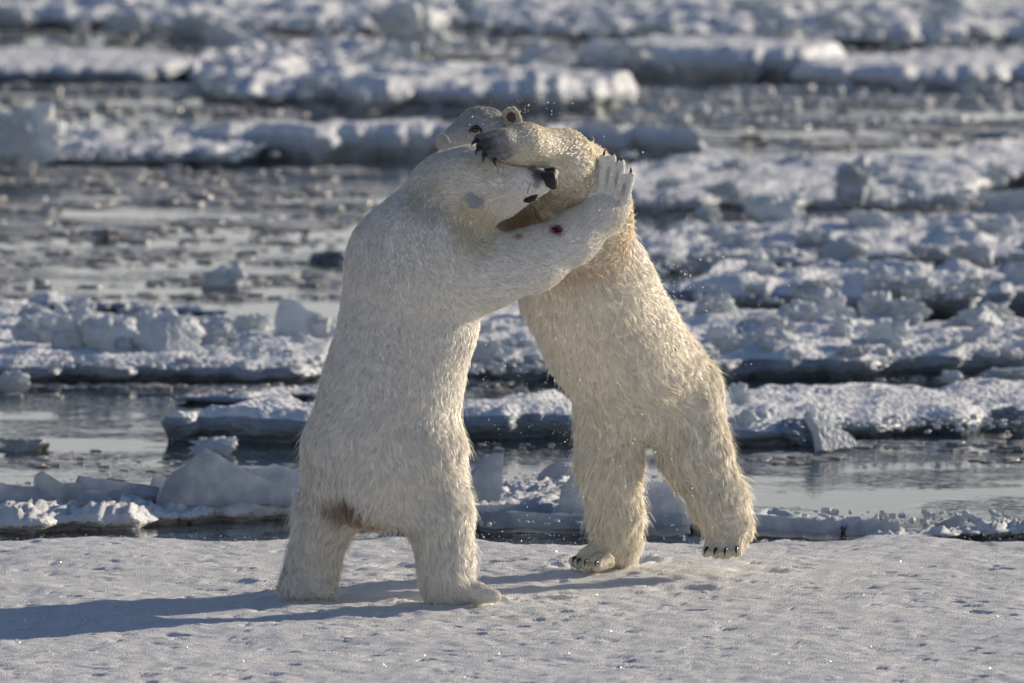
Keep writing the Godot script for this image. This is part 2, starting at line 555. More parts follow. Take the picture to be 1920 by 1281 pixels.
# px, row: where the middle of the slab's lower edge stands; w, h in picture pixels; turn: degrees of (roll in view, lean back, yaw)
func slab(label: String, px: float, row: float, level: float, corners: Array, t: float, turn: Vector3, seed_: int, mat := "slab") -> void:
	var where := on(px, row, level)
	var s := metres(1.0, where.z)
	var o := []
	for i in range(0, corners.size(), 2):
		o.append(Vector2(corners[i], corners[i + 1]) * s)
	var m := part("ice_slab", slab_mesh(o, t, seed_), M[mat], self)
	tag(m, label, "ice slab", "slabs of clear ice pushed up at the edge")
	m.position = where
	m.basis = Basis.from_euler(Vector3(deg_to_rad(turn.y), deg_to_rad(turn.z), deg_to_rad(turn.x)))

func build_slabs() -> void:
	slab("wide triangular slab leaning up in front of the water, left of the near bear", 420, 928, 0.0, [-128, -20, 126, -20, 130, 4, 62, 30, 30, 46, -34, 84, -72, 52, -104, 30], 0.05, Vector3(0, -20, 8), 1)
	slab("dark upright chip of ice at the left foot of the triangular slab", 312, 926, 0.0, [-28, -14, 34, -14, 38, 20, -24, 30], 0.06, Vector3(0, -14, -20), 2)
	slab("pale bar shaped slab lying tilted on the narrow floe, left", 215, 926, 0.0, [-72, -13, 78, -13, 80, 4, -70, 12], 0.12, Vector3(-11, -52, 10), 3)
	slab("small pale slab wedged under the bar shaped slab", 190, 936, 0.0, [-40, -10, 36, -10, 30, 12, -34, 14], 0.05, Vector3(4, -60, -12), 4)
	slab("pointed grey slab next to the bar shaped one, far left", 100, 930, 0.0, [-34, -16, 70, -16, 64, 10, 14, 18, -20, 44, -30, 30], 0.05, Vector3(0, -18, 14), 5)
	slab("low rounded grey slab at the left margin of the narrow floe", 30, 932, 0.0, [-70, -14, 52, -14, 36, 12, -20, 20, -70, 26], 0.05, Vector3(0, -35, -6), 6)
	slab("jagged bright slab behind the triangular one, beside the near bear", 505, 908, 0.0, [-70, -22, 90, -22, 86, 12, 40, 22, 6, 34, -30, 26, -64, 20], 0.05, Vector3(2, -40, -14), 7)
	slab("tall pointed slab standing up beside the near bear's right leg", 912, 935, -0.03, [-48, -22, 14, -22, 30, 20, 38, 82, 12, 78, -24, 48, -48, 26], 0.05, Vector3(0, -10, 32), 8)
	slab("small pyramid shaped slab on the low floe between the bears", 1045, 892, -0.02, [-44, -16, 40, -16, 34, 2, 2, 24, -30, 4], 0.06, Vector3(0, -25, 20), 9)
	slab("dark slab standing by the rear bear's left leg", 1082, 945, -0.02, [-30, -26, 40, -26, 44, 50, 6, 66, -24, 24], 0.09, Vector3(-6, -8, -26), 10)
	slab("flat slab under the tall pointed one, between the bears", 955, 962, -0.05, [-82, -20, 74, -20, 82, 10, -70, 18], 0.05, Vector3(3, -68, 8), 11)
	slab("low wet slab with a dark face at the lead between the bears", 1000, 978, -0.07, [-100, -16, 96, -16, 100, 12, -90, 10], 0.06, Vector3(-1, -30, -6), 12)
	slab("pale broken slab leaning against the dark one by the rear bear's foot", 1128, 972, -0.06, [-56, -16, 60, -16, 66, 14, 10, 20, -52, 12], 0.06, Vector3(2, -36, 10), 13)
	slab("tilted blue slab between the rear bear's hind legs", 1250, 962, -0.04, [-50, -30, 44, -30, 34, 16, -14, 50, -46, 34], 0.07, Vector3(-12, -16, -20), 14)
	slab("flat pale slab below the tilted blue one between the hind legs", 1232, 982, -0.06, [-58, -18, 60, -18, 52, 10, -50, 14], 0.06, Vector3(2, -55, 8), 15)
	slab("long thin wet slab with a grey edge right of the lifted foot", 1480, 985, -0.06, [-92, -18, 96, -18, 92, 4, -88, 12], 0.05, Vector3(-3, -44, -4), 16)
	slab("small sharp sliver of ice pointing right over the pale water", 1780, 990, -0.09, [-40, -8, 24, -8, 36, 20, 26, 20, -30, 4], 0.025, Vector3(8, -38, 10), 17)
	slab("glassy broken slab among lumps at the edge, right", 1640, 994, -0.08, [-52, -14, 50, -14, 44, 10, -6, 16, -48, 8], 0.04, Vector3(2, -45, -12), 18)
	slab("upright fin of snowy ice on the bumpy floe, right", 1560, 820, -0.06, [-40, -24, 44, -24, 34, 0, 10, 20, -14, 44, -32, 56, -42, 42, -34, 14], 0.06, Vector3(0, -24, 40), 19, "block")
	slab("large grey slab tipped up at the right margin below the upright block", 1890, 420, -0.1, [-90, -16, 120, -16, 120, 60, 40, 74, -40, 40], 0.14, Vector3(0, -44, -18), 22)
	slab("white shark fin slab standing behind the near bear's flank", 575, 628, 0.0, [-60, -16, 62, -16, 40, 18, -20, 58, -42, 68, -52, 40], 0.08, Vector3(0, -16, 18), 23, "block")

# ------------------------------------------------------------------ chunks
func chunk_mesh(seed_: int, sub: int, cuts: int, rough: float) -> ArrayMesh:
	var r := RandomNumberGenerator.new()
	r.seed = seed_
	var n := noise(seed_, 1.3, 3)
	var planes := []
	for i in cuts:
		var d := Vector3(r.randfn(), r.randfn() * 0.8, r.randfn()).normalized()
		planes.append([d, r.randf_range(0.55, 0.86)])
	var v := PackedVector3Array()
	var idx := PackedInt32Array()
	var made := {}
	for f in 6:
		for j in sub + 1:
			for i in sub + 1:
				var p := Vector3(-1.0 + 2.0 * i / sub, -1.0 + 2.0 * j / sub, 1.0)
				match f:
					1: p = Vector3(-p.x, p.y, -1)
					2: p = Vector3(1, p.y, -p.x)
					3: p = Vector3(-1, p.y, p.x)
					4: p = Vector3(p.x, 1, -p.y)
					5: p = Vector3(p.x, -1, p.y)
				var key := Vector3i((p * 1000.0).round())
				if not made.has(key):
					made[key] = v.size()
					var q := p.normalized() * lerpf(1.0, p.length(), 0.35)
					q *= 1.0 + n.get_noise_3dv(q) * rough
					for c in planes:
						var over: float = q.dot(c[0]) - c[1]
						if over > 0.0: q -= c[0] * over * 0.93
					v.append(q)
	for f in 6:
		for j in sub:
			for i in sub:
				var k := []
				for o in [[0, 0], [1, 0], [0, 1], [1, 1]]:
					var p := Vector3(-1.0 + 2.0 * (i + o[0]) / sub, -1.0 + 2.0 * (j + o[1]) / sub, 1.0)
					match f:
						1: p = Vector3(-p.x, p.y, -1)
						2: p = Vector3(1, p.y, -p.x)
						3: p = Vector3(-1, p.y, p.x)
						4: p = Vector3(p.x, 1, -p.y)
						5: p = Vector3(p.x, -1, p.y)
					k.append(made[Vector3i((p * 1000.0).round())])
				idx.append_array([k[0], k[2], k[1], k[1], k[2], k[3]])
	return to_mesh(v, idx)

var chunk_kinds: Array = []

func chunk(px: float, row: float, w: float, h: float, level: float, label: String, group: String, mat := "block", kind := -1) -> void:
	var where := on(px, row, level)
	var s := metres(0.5, where.z)
	if kind < 0: kind = rng.randi() % chunk_kinds.size()
	var o := part("ice_chunk", chunk_kinds[kind], M[mat], self)
	var sx := w * s
	var sy := h * s
	var turn := rng.randf() * TAU
	var basis_ := Basis.from_euler(Vector3(rng.randf_range(-0.25, 0.25), turn, rng.randf_range(-0.25, 0.25)))
	o.transform = Transform3D(Basis.from_scale(Vector3(sx, sy, sx * rng.randf_range(0.7, 1.0))) * basis_, where + Vector3(0, sy * 0.55, -sx * 0.2))
	tag(o, label, "ice chunk", group)

func spread(count: int, x0: float, x1: float, r0: float, r1: float, s0: float, s1: float, level: float, tall: float, label: String, group: String, mat := "block") -> void:
	var cols := []
	for i in count: cols.append(rng.randf_range(x0, x1))
	cols.sort()
	for i in count:
		var row := rng.randf_range(r0, r1)
		var u := pow(rng.randf(), 2.0)
		var w := lerpf(s0, s1, u)
		var look: String = "large " if u > 0.6 else ("small " if u < 0.15 else "")
		chunk(cols[i], row, w, w * tall * rng.randf_range(0.7, 1.25), level, look + label + ", " + ordinal(i + 1) + " from the left", group, mat)

func ordinal(n: int) -> String:
	var ones := ["", "first", "second", "third", "fourth", "fifth", "sixth", "seventh", "eighth", "ninth", "tenth", "eleventh", "twelfth", "thirteenth", "fourteenth", "fifteenth", "sixteenth", "seventeenth", "eighteenth", "nineteenth"]
	if n < 20: return ones[n]
	if n % 10 == 0: return ["twentieth", "thirtieth", "fortieth", "fiftieth"][n / 10 - 2]
	return ["twenty", "thirty", "forty", "fifty"][n / 10 - 2] + "-" + ones[n % 10]

func bits(label: String, mat: String, list: Array) -> void:
	# what nobody could count: list of [count, x0, x1, row0, row1, size0, size1, level, flatness]
	var t: Array[Transform3D] = []
	var patch := noise(77, 0.9, 2)
	for l in list:
		var made := 0
		var tries := 0
		while made < int(l[0]) and tries < int(l[0]) * 25:
			tries += 1
			var p := on(rng.randf_range(l[1], l[2]), rng.randf_range(l[3], l[4]), l[7])
			if patch.get_noise_2d(p.x * 0.3, p.z * 0.85) < rng.randf_range(-0.12, 0.3): continue
			made += 1
			var s := metres(lerpf(l[5], l[6], pow(rng.randf(), 2.5)) * 0.5, p.z)
			var b := Basis.from_scale(Vector3(s, s * l[8] * rng.randf_range(0.6, 1.4), s * rng.randf_range(0.6, 1.1))) * Basis.from_euler(Vector3(0, rng.randf() * TAU, rng.randf_range(-0.3, 0.3)))
			t.append(Transform3D(b, p + Vector3(0, s * l[8] * 0.4, 0)))
	var mm := MultiMesh.new()
	mm.transform_format = MultiMesh.TRANSFORM_3D
	mm.mesh = chunk_mesh(901, 5, 6, 0.5)
	mm.instance_count = t.size()
	for i in t.size():
		mm.set_instance_transform(i, t[i])
	var o := MultiMeshInstance3D.new()
	o.name = "brash_ice" if mat == "brash" else "ice_rubble"
	o.multimesh = mm
	o.material_override = M[mat]
	add_child(o)
	tag(o, label, "brash ice" if mat == "brash" else "ice rubble", "", "stuff")

func build_chunks() -> void:
	for i in 12:
		chunk_kinds.append(chunk_mesh(500 + i, 14, 2 + i % 4, 0.75))
	# those that stand out
	chunk(1450, 88, 106, 62, SEA + 0.14, "dark boulder of ice standing alone near the top right", "", "pale_ice", 2)
	chunk(1602, 372, 66, 80, SEA + 0.13, "upright dark block of ice on the low floe, right", "", "pale_ice", 6)
	chunk(40, 292, 130, 108, SEA + 0.12, "tall snowy pile at the left margin", "", "block", 1)
	chunk(10, 262, 70, 62, SEA + 0.16, "snow lump on the tall pile's left shoulder", "", "block", 4)
	chunk(1492, 838, 150, 62, SEA - 0.02, "low dark rounded block beside the upright fin, right", "", "ice_wall", 0)
	chunk(1398, 836, 120, 70, SEA - 0.02, "smooth snowy lump sloping into the water beside the rear bear's leg", "", "block", 6)
	chunk(412, 536, 90, 42, SEA, "lone grey lump floating in the calm water, left", "", "block", 3)
	chunk(612, 492, 84, 26, SEA, "dark wet block in the water touching the near bear's back", "", "ice_wall", 3)
	chunk(195, 446, 46, 20, SEA, "small dark chunk in the water with a bright left edge", "", "brash", 7)
	chunk(310, 660, 122, 92, SEA + 0.12, "largest rounded block of the rubble left of the near bear", "", "block", 3)
	chunk(125, 655, 60, 66, SEA + 0.12, "rounded block in the middle of the left rubble", "", "block", 8)
	chunk(198, 655, 92, 68, SEA + 0.12, "smooth grey block beside the largest one, left rubble", "", "block", 9)
	chunk(60, 640, 96, 60, SEA + 0.12, "pale broad block at the left of the rubble", "", "block", 1)
	chunk(130, 612, 70, 44, SEA + 0.12, "jagged bright block crowning the left rubble", "", "block", 6)
	chunk(410, 640, 92, 52, SEA + 0.12, "flat topped block right of the largest one", "", "block", 10)
	chunk(14, 735, 60, 46, SEA, "pale lump floating below the white floe at the left margin", "", "block", 2)
	chunk(405, 850, 82, 36, SEA, "knobbly lump afloat in front of the rounded floe, left", "", "block", 4)
	chunk(45, 845, 80, 26, SEA, "low wet cluster in calm water at the left margin", "", "brash", 5)
	chunk(1785, 715, 34, 24, SEA + 0.02, "small white nub on the back rim of the bumpy floe, right", "", "block", 0)
	chunk(1880, 715, 110, 30, SEA, "long white lump behind the bumpy floe at the right margin", "", "block", 1)
	chunk(1895, 800, 70, 40, SEA + 0.05, "dark lump on the bumpy floe at the right margin", "", "ice_wall", 8)
	chunk(1390, 752, 46, 40, SEA + 0.12, "upright snow lump close to the rear bear's knee", "", "block", 10)
	chunk(770, 72, 120, 80, SEA + 0.12, "large pale block at the top above the bears", "", "block", 11)
	chunk(1250, 272, 100, 30, SEA, "brown flat lump just right of the bear heads", "", "brash", 3)
	chunk(1412, 265, 44, 18, SEA, "small brown lump in the pale water, upper right", "", "brash", 4)
	chunk(1865, 276, 92, 34, SEA + 0.06, "dark block near the right margin in the upper third", "", "ice_wall", 7)
	chunk(1180, 108, 60, 36, SEA + 0.2, "snow block on the tall faced floe, upper right", "", "block", 6)
	chunk(1020, 135, 110, 60, SEA + 0.12, "dark rounded block left of the tall faced floe", "", "pale_ice", 9)
	chunk(170, 42, 130, 24, SEA, "long dark lens of ice near the top left", "", "ice_wall", 2)
	# heaps of alike blocks
	spread(34, -60, 600, 588, 668, 18, 62, SEA + 0.12, 0.75, "rounded snowy block in the rubble left of the near bear", "rubble blocks on the left floe")
	spread(26, 880, 1130, 570, 690, 20, 60, SEA + 0.14, 0.6, "snowy block in the rubble seen between the two bears", "rubble blocks between the bears")
	spread(48, 1300, 1980, 585, 672, 22, 84, SEA + 0.15, 0.55, "snowy block in the rubble right of the rear bear", "rubble blocks on the right floe")
	spread(34, 1260, 1980, 500, 560, 20, 90, SEA + 0.18, 0.5, "snowy block on the mounded floe at the right", "rubble blocks on the mounded floe")
	spread(40, 1180, 1980, 410, 500, 20, 90, SEA + 0.1, 0.5, "blurred block on the rubble strewn floe at the right", "rubble blocks on the pale floe")
	spread(26, 1180, 1900, 310, 385, 18, 70, SEA + 0.1, 0.5, "blurred block around the upright block at the right", "rubble blocks around the upright block")
	spread(30, 380, 760, 80, 190, 22, 80, SEA + 0.1, 0.6, "blurred block heaped above the near bear's back", "rubble blocks at upper left")
	spread(26, 960, 1960, 15, 80, 20, 80, SEA + 0.1, 0.5, "blurred block along the top edge at the right", "rubble blocks along the top")
	spread(20, -20, 900, 0, 60, 22, 80, SEA + 0.06, 0.5, "blurred block along the top edge at the left", "rubble blocks along the top left")
	spread(14, 0, 480, 262, 305, 18, 46, SEA + 0.1, 0.5, "blurred block on the floe with the tall pile", "rubble blocks by the tall pile")
	bits("loose small ice rubble strewn over the floes behind", "block", [
		[900, 1150, 1980, 405, 690, 6, 26, SEA + 0.13, 0.6], [420, -60, 640, 585, 690, 6, 22, SEA + 0.12, 0.6], [250, 880, 1130, 565, 700, 6, 22, SEA + 0.14, 0.6],
		[500, 1150, 1980, 160, 235, 8, 36, SEA, 0.6], [500, 380, 1980, 10, 130, 8, 34, SEA + 0.1, 0.6], [300, 1150, 1900, 290, 390, 6, 28, SEA + 0.1, 0.6],
		[260, 1360, 1980, 725, 815, 4, 16, SEA + 0.11, 0.5], [120, 1340, 1920, 960, 1004, 5, 22, SEA + 0.04, 0.7], [160, 0, 520, 225, 300, 6, 26, SEA + 0.12, 0.6], [90, 890, 1330, 895, 985, 5, 18, SEA + 0.07, 0.6]])
	bits("low wet brash and grease ice drifting on the open water", "brash", [
		[90, -80, 700, 315, 430, 50, 170, SEA, 0.035], [50, -80, 660, 470, 560, 40, 150, SEA, 0.03], [60, -80, 1000, 160, 228, 50, 170, SEA, 0.05], [60, 1100, 1980, 165, 285, 50, 170, SEA, 0.05],
		[40, 1130, 1980, 385, 420, 40, 130, SEA, 0.05], [50, -80, 1980, 40, 110, 60, 180, SEA, 0.06], [26, -80, 560, 835, 925, 24, 110, SEA, 0.02], [36, 1250, 1980, 832, 892, 24, 120, SEA, 0.02], [30, -80, 620, 724, 775, 24, 100, SEA, 0.03],
		[1500, -80, 700, 312, 420, 8, 50, SEA, 0.22], [620, -80, 660, 470, 560, 6, 44, SEA, 0.2], [260, -80, 640, 420, 470, 6, 40, SEA, 0.2], [900, -80, 1000, 158, 225, 8, 40, SEA, 0.3],
		[520, -80, 620, 722, 770, 5, 34, SEA, 0.2], [230, -80, 560, 825, 925, 4, 34, SEA, 0.16], [420, 1180, 1980, 828, 892, 4, 40, SEA, 0.14], [420, 1130, 1980, 380, 410, 6, 36, SEA, 0.25],
		[500, 1100, 1980, 180, 280, 8, 44, SEA, 0.25], [260, 880, 1980, 705, 735, 5, 26, SEA, 0.2], [500, -80, 960, 50, 110, 8, 40, SEA, 0.25], [160, 860, 1120, 832, 900, 4, 20, SEA, 0.15]])

# ------------------------------------------------------------------ bodies: tapered bones joined by a smooth minimum, meshed as surface nets
class Body:
	var bones: Array = []          # [a, b, ra, rb, blend, fur length, loft, colour]
	var lo: Vector3
	var nx: int
	var ny: int
	var nz: int
	var cell: float
	var v := PackedVector3Array()
	var n := PackedVector3Array()
	var idx := PackedInt32Array()

	func mesh_it(size: float) -> void:
		cell = size
		lo = Vector3(1e9, 1e9, 1e9)
		var hi := -lo
		for b in bones:
			var r: float = maxf(b[2], b[3]) + b[4] * 0.3 + 3.0 * size
			lo = lo.min(b[0] - Vector3(r, r, r)).min(b[1] - Vector3(r, r, r))
			hi = hi.max(b[0] + Vector3(r, r, r)).max(b[1] + Vector3(r, r, r))
		nx = int((hi.x - lo.x) / cell) + 2
		ny = int((hi.y - lo.y) / cell) + 2
		nz = int((hi.z - lo.z) / cell) + 2
		var g := PackedFloat32Array()
		g.resize(nx * ny * nz)
		g.fill(9.0)
		for b in bones:
			var a: Vector3 = b[0]
			var ab: Vector3 = b[1] - b[0]
			var ra: float = b[2]
			var dr: float = b[3] - b[2]
			var k: float = b[4]
			var len2 := maxf(ab.length_squared(), 1e-9)
			var m := maxf(ra, b[3]) + k + 1.8 * cell
			var p0: Vector3 = (a.min(b[1]) - Vector3(m, m, m) - lo) / cell
			var p1: Vector3 = (a.max(b[1]) + Vector3(m, m, m) - lo) / cell
			var x0 := maxi(0, int(p0.x))
			var x1 := mini(nx - 1, int(p1.x) + 1)
			for kz in range(maxi(0, int(p0.z)), mini(nz - 1, int(p1.z) + 1) + 1):
				for ky in range(maxi(0, int(p0.y)), mini(ny - 1, int(p1.y) + 1) + 1):
					var at_ := (kz * ny + ky) * nx
					var ap := lo + Vector3(x0, ky, kz) * cell - a
					for kx in range(x0, x1 + 1):
						var t := clampf(ap.dot(ab) / len2, 0.0, 1.0)
						var d := (ap - ab * t).length() - ra - dr * t
						var e := g[at_ + kx]
						var h := k - absf(d - e)
						if h > 0.0:
							g[at_ + kx] = minf(d, e) - h * h * 0.25 / k
						elif d < e:
							g[at_ + kx] = d
						ap.x += cell
		nets(g)

	func nets(g: PackedFloat32Array) -> void:
		var id := {}
		var sy := nx
		var sz := nx * ny
		var offs := [0, 1, sy, sy + 1, sz, sz + 1, sz + sy, sz + sy + 1]
		var corner := [Vector3(0, 0, 0), Vector3(1, 0, 0), Vector3(0, 1, 0), Vector3(1, 1, 0), Vector3(0, 0, 1), Vector3(1, 0, 1), Vector3(0, 1, 1), Vector3(1, 1, 1)]
		var edges := [[0, 1], [2, 3], [4, 5], [6, 7], [0, 2], [1, 3], [4, 6], [5, 7], [0, 4], [1, 5], [2, 6], [3, 7]]
		var far := cell * 1.8
		for z in nz - 1:
			for y in ny - 1:
				var row := z * sz + y * sy
				for x in nx - 1:
					var i := row + x
					var c := g[i]
					if c > far or c < -far: continue
					var s := 0
					for o: int in offs:
						if g[i + o] < 0.0: s += 1
					if s == 0 or s == 8: continue
					var p := Vector3.ZERO
					var k := 0
					for e: Array in edges:
						var d0 := g[i + offs[e[0]]]
						var d1 := g[i + offs[e[1]]]
						if (d0 < 0.0) != (d1 < 0.0):
							p += (corner[e[0]] as Vector3).lerp(corner[e[1]], d0 / (d0 - d1))
							k += 1
					id[i] = v.size()
					v.append(lo + (Vector3(x, y, z) + p / k) * cell)
		for i: int in id:
			var c := g[i] < 0.0
			for ax in 3:
				var step: int = [1, sy, sz][ax]
				if (g[i + step] < 0.0) == c: continue
				var s1: int = [sy, sz, 1][ax]
				var s2: int = [sz, 1, sy][ax]
				if not (id.has(i - s1) and id.has(i - s2) and id.has(i - s1 - s2)): continue
				var q := [id[i], id[i - s1], id[i - s1 - s2], id[i - s2]]
				if not c: q = [q[0], q[3], q[2], q[1]]
				idx.append_array([q[0], q[2], q[1], q[0], q[3], q[2]])

	# flow of the coat, its length, loft and colour at p: bones weighted by nearness
	func coat(p: Vector3) -> Array:
		var dir := Vector3.ZERO
		var sum := 0.0
		var ln := 0.0
		var loft := 0.0
		var col := Color(0, 0, 0)
		for b in bones:
			var ab: Vector3 = b[1] - b[0]
			var ap: Vector3 = p - b[0]
			var t := clampf(ap.dot(ab) / maxf(ab.length_squared(), 1e-9), 0.0, 1.0)
			var d: float = (ap - ab * t).length() - b[2] - (b[3] - b[2]) * t
			if d > 0.15: continue
			var w := exp(-maxf(d, -0.03) * 45.0)
			dir += ab.normalized() * w
			ln += b[5] * w
			loft += b[6] * w
			col += b[7] * w
			sum += w
		if sum < 1e-6: return [Vector3.DOWN, 0.03, 0.4, Color(0.7, 0.68, 0.6)]
		return [(dir / sum), ln / sum * 0.7, loft / sum, col * (1.0 / sum)]

var marks: Array = []       # stains and darker patches in the coat: [centre, radius, colour, strength]

func mark_coat(col: Color, p: Vector3, wob: float) -> Color:
	for s in marks:
		var d: float = p.distance_to(s[0]) / s[1] + wob
		if d < 1.0:
			col = col.lerp(s[2], s[3] * smoothstep(1.0, 0.35, d))
	return col

# ribbons of hair rooted on the body, drawn together into wisps
func fur_mesh(body: Body, per_m2: float, clump: float, gather: float, width: float, seed_: int, droop: float, guard := 0.05) -> ArrayMesh:
	var r := RandomNumberGenerator.new()
	r.seed = seed_
	var coats := []
	for p in body.v:
		coats.append(body.coat(p))
	var nw := noise(seed_, 2.2, 2)
	var nt := noise(seed_ + 1, 9.0, 2)
	var wisps := {}
	var v := PackedVector3Array()
	var nn := PackedVector3Array()
	var cc := PackedColorArray()
	var idx := PackedInt32Array()
	var idn := body.idx
	for f in range(0, idn.size(), 3):
		var i0 := idn[f]
		var i1 := idn[f + 1]
		var i2 := idn[f + 2]
		var p0 := body.v[i0]
		var e1 := body.v[i1] - p0
		var e2 := body.v[i2] - p0
		var area := e1.cross(e2).length() * 0.5
		var face := (body.n[i0] + body.n[i1] + body.n[i2]).normalized()
		var seen := 1.0 if face.z > -0.2 else 0.3
		var want: float = area * per_m2 * seen * clampf(0.042 / maxf(coats[i0][1], 0.004), 0.9, 2.6)
		var k := int(want) + (1 if r.randf() < want - int(want) else 0)
		if k == 0: continue
		var co: Array = coats[i0]
		var ln0: float = co[1]
		if ln0 < 0.004: continue
		var loft: float = co[2]
		var tone: Color = co[3]
		var flow0: Vector3 = co[0]
		for s in k:
			var a := r.randf()
			var b := r.randf()
			if a + b > 1.0:
				a = 1.0 - a
				b = 1.0 - b
			var p := p0 + e1 * a + e2 * b
			var nrm := (body.n[i0] * (1.0 - a - b) + body.n[i1] * a + body.n[i2] * b).normalized()
			# the wisp this hair belongs to
			var wp := p + Vector3(nt.get_noise_3dv(p), nt.get_noise_3dv(p + Vector3(9, 0, 0)), nt.get_noise_3dv(p + Vector3(0, 9, 0))) * clump * 0.8
			var size := clump * clampf(ln0 / 0.05, 0.35, 1.6)
			var key := Vector3i((wp / size).floor())
			var wi: Array
			if wisps.has(key):
				wi = wisps[key]
			else:
				wi = [(Vector3(key) + Vector3(r.randf(), r.randf(), r.randf())) * size, Vector3(r.randfn(), r.randfn(), r.randfn()) * 0.22, r.randf_range(0.7, 1.3), r.randf_range(0.35, 1.5), r.randf_range(0.88, 1.05)]
				wisps[key] = wi
			var sw := nw.get_noise_3dv(p) * 0.8
			var flow := flow0 + Vector3(0, -droop, 0) + (wi[1] as Vector3)
			flow = flow.rotated(nrm, sw)
			flow -= nrm * flow.dot(nrm)
			if flow.length_squared() < 1e-6: flow = nrm.cross(Vector3(1, 0.3, 0))
			flow = flow.normalized()
			var ln: float = ln0 * (wi[2] as float) * r.randf_range(0.65, 1.15)
			var lift: float = loft * (wi[3] as float) * r.randf_range(0.7, 1.3)
			if ln0 > 0.032 and r.randf() < guard * clampf((ln0 - 0.025) / 0.025, 0.2, 1.5) * (2.2 if loft > 0.37 else 1.0):       # long stray guard hairs
				ln *= r.randf_range(1.3, 2.1)
				lift *= r.randf_range(1.2, 2.2)
			var d0 := (flow + nrm * lift * 1.5 + Vector3(r.randfn(), r.randfn(), r.randfn()) * 0.08).normalized()
			var d1 := (flow + nrm * lift * 0.45 + Vector3(0, -0.25 * droop, 0) + Vector3(r.randfn(), r.randfn(), r.randfn()) * 0.10).normalized()
			if ln < 0.022: lift = maxf(lift, 0.42)
			var root := p - nrm * minf(0.003, ln * 0.06)
			var pulled := gather * clampf(ln / 0.032, 0.12, 1.0)
			var m1 := root + d0 * ln * 0.42
			var pull: Vector3 = (wi[0] as Vector3) - p
			pull -= nrm * pull.dot(nrm)
			m1 += pull * pulled * 0.45
			var tip := m1 + d1 * ln * 0.58 + pull * pulled * 0.55
			var side := d0.cross(nrm)
			side = (side.normalized() + nrm * r.randf_range(-0.55, 0.55)).normalized()
			var w := width * r.randf_range(0.7, 1.3)
			if d0.cross(side).dot(nrm) < 0.0: side = -side
			var g0 := d0.cross(side).normalized()
			var g1 := (tip - m1).cross(side).normalized()
			var col := mark_coat(tone, p, r.randf_range(-0.15, 0.15)) * ((wi[4] as float) * r.randf_range(0.92, 1.06))
			if r.randf() < 0.09: col = col * r.randf_range(0.6, 0.8)       # scattered darker hairs, adding dark streaks to the coat
			col.a = 1.0
			var q := v.size()
			v.append(root - side * w * 0.5); v.append(root + side * w * 0.5)
			v.append(m1 - side * w * 0.45); v.append(m1 + side * w * 0.45)
			v.append(tip)
			nn.append(g0); nn.append(g0); nn.append((g0 + g1).normalized()); nn.append((g0 + g1).normalized()); nn.append(g1)
			cc.append(col); cc.append(col); cc.append(col); cc.append(col); cc.append(col)
			idx.append(q); idx.append(q + 1); idx.append(q + 2)
			idx.append(q + 1); idx.append(q + 3); idx.append(q + 2)
			idx.append(q + 2); idx.append(q + 3); idx.append(q + 4)
	print("hairs ", v.size() / 5)
	return to_mesh(v, idx, nn, cc)

var cur: Body
# one bone from two picture places (column, row, world z) with radii in picture pixels
func bone(x1: float, y1: float, z1: float, r1: float, x2: float, y2: float, z2: float, r2: float, blend: float, ln: float, loft: float, col: Color) -> void:
	cur.bones.append([at(x1, y1, z1), at(x2, y2, z2), metres(r1, z1), metres(r2, z2), blend, ln, loft, col])

func hide_mesh(body: Body) -> ArrayMesh:
	var c := PackedColorArray()
	for p in body.v:
		var k: Color = body.coat(p)[3]
		k = mark_coat(k, p, 0.0) * 1.0
		k.a = 1.0
		c.append(k)
	return to_mesh(body.v, body.idx, body.n, c)

func claw(root: Node3D, x1: float, y1: float, z1: float, x2: float, y2: float, z2: float, thick: float, bend: Vector3) -> void:
	var a := at(x1, y1, z1)
	var b := at(x2, y2, z2)
	var path := []
	var rad := []
	for i in 7:
		var t := i / 6.0
		path.append(a.lerp(b, t) + bend * (t * (1.0 - t) * 4.0))
		rad.append(lerpf(thick, 0.0012, pow(t, 1.4)))
	var o := part("claw", tube(path, rad, 8), M.claw, root)
	o.position = -root.position

func ellipsoid(c: Vector3, b: Basis, bump := 0.0, seed_ := 1) -> ArrayMesh:
	var v := PackedVector3Array()
	var idx := PackedInt32Array()
	var n := noise(seed_, 1.4, 2)
	var nu := 24
	var nv := 14
	for j in nv:
		for i in nu:
			var th := PI * j / (nv - 1)
			var ph := TAU * i / nu
			var p := Vector3(sin(th) * cos(ph), cos(th), sin(th) * sin(ph))
			v.append(c + b * (p * (1.0 + bump * n.get_noise_3dv(p))))
	for j in nv - 1:
		for i in nu:
			var a := j * nu + i
			var e := j * nu + (i + 1) % nu
			idx.append_array([a, e, a + nu, e, e + nu, a + nu])
	return to_mesh(v, idx)

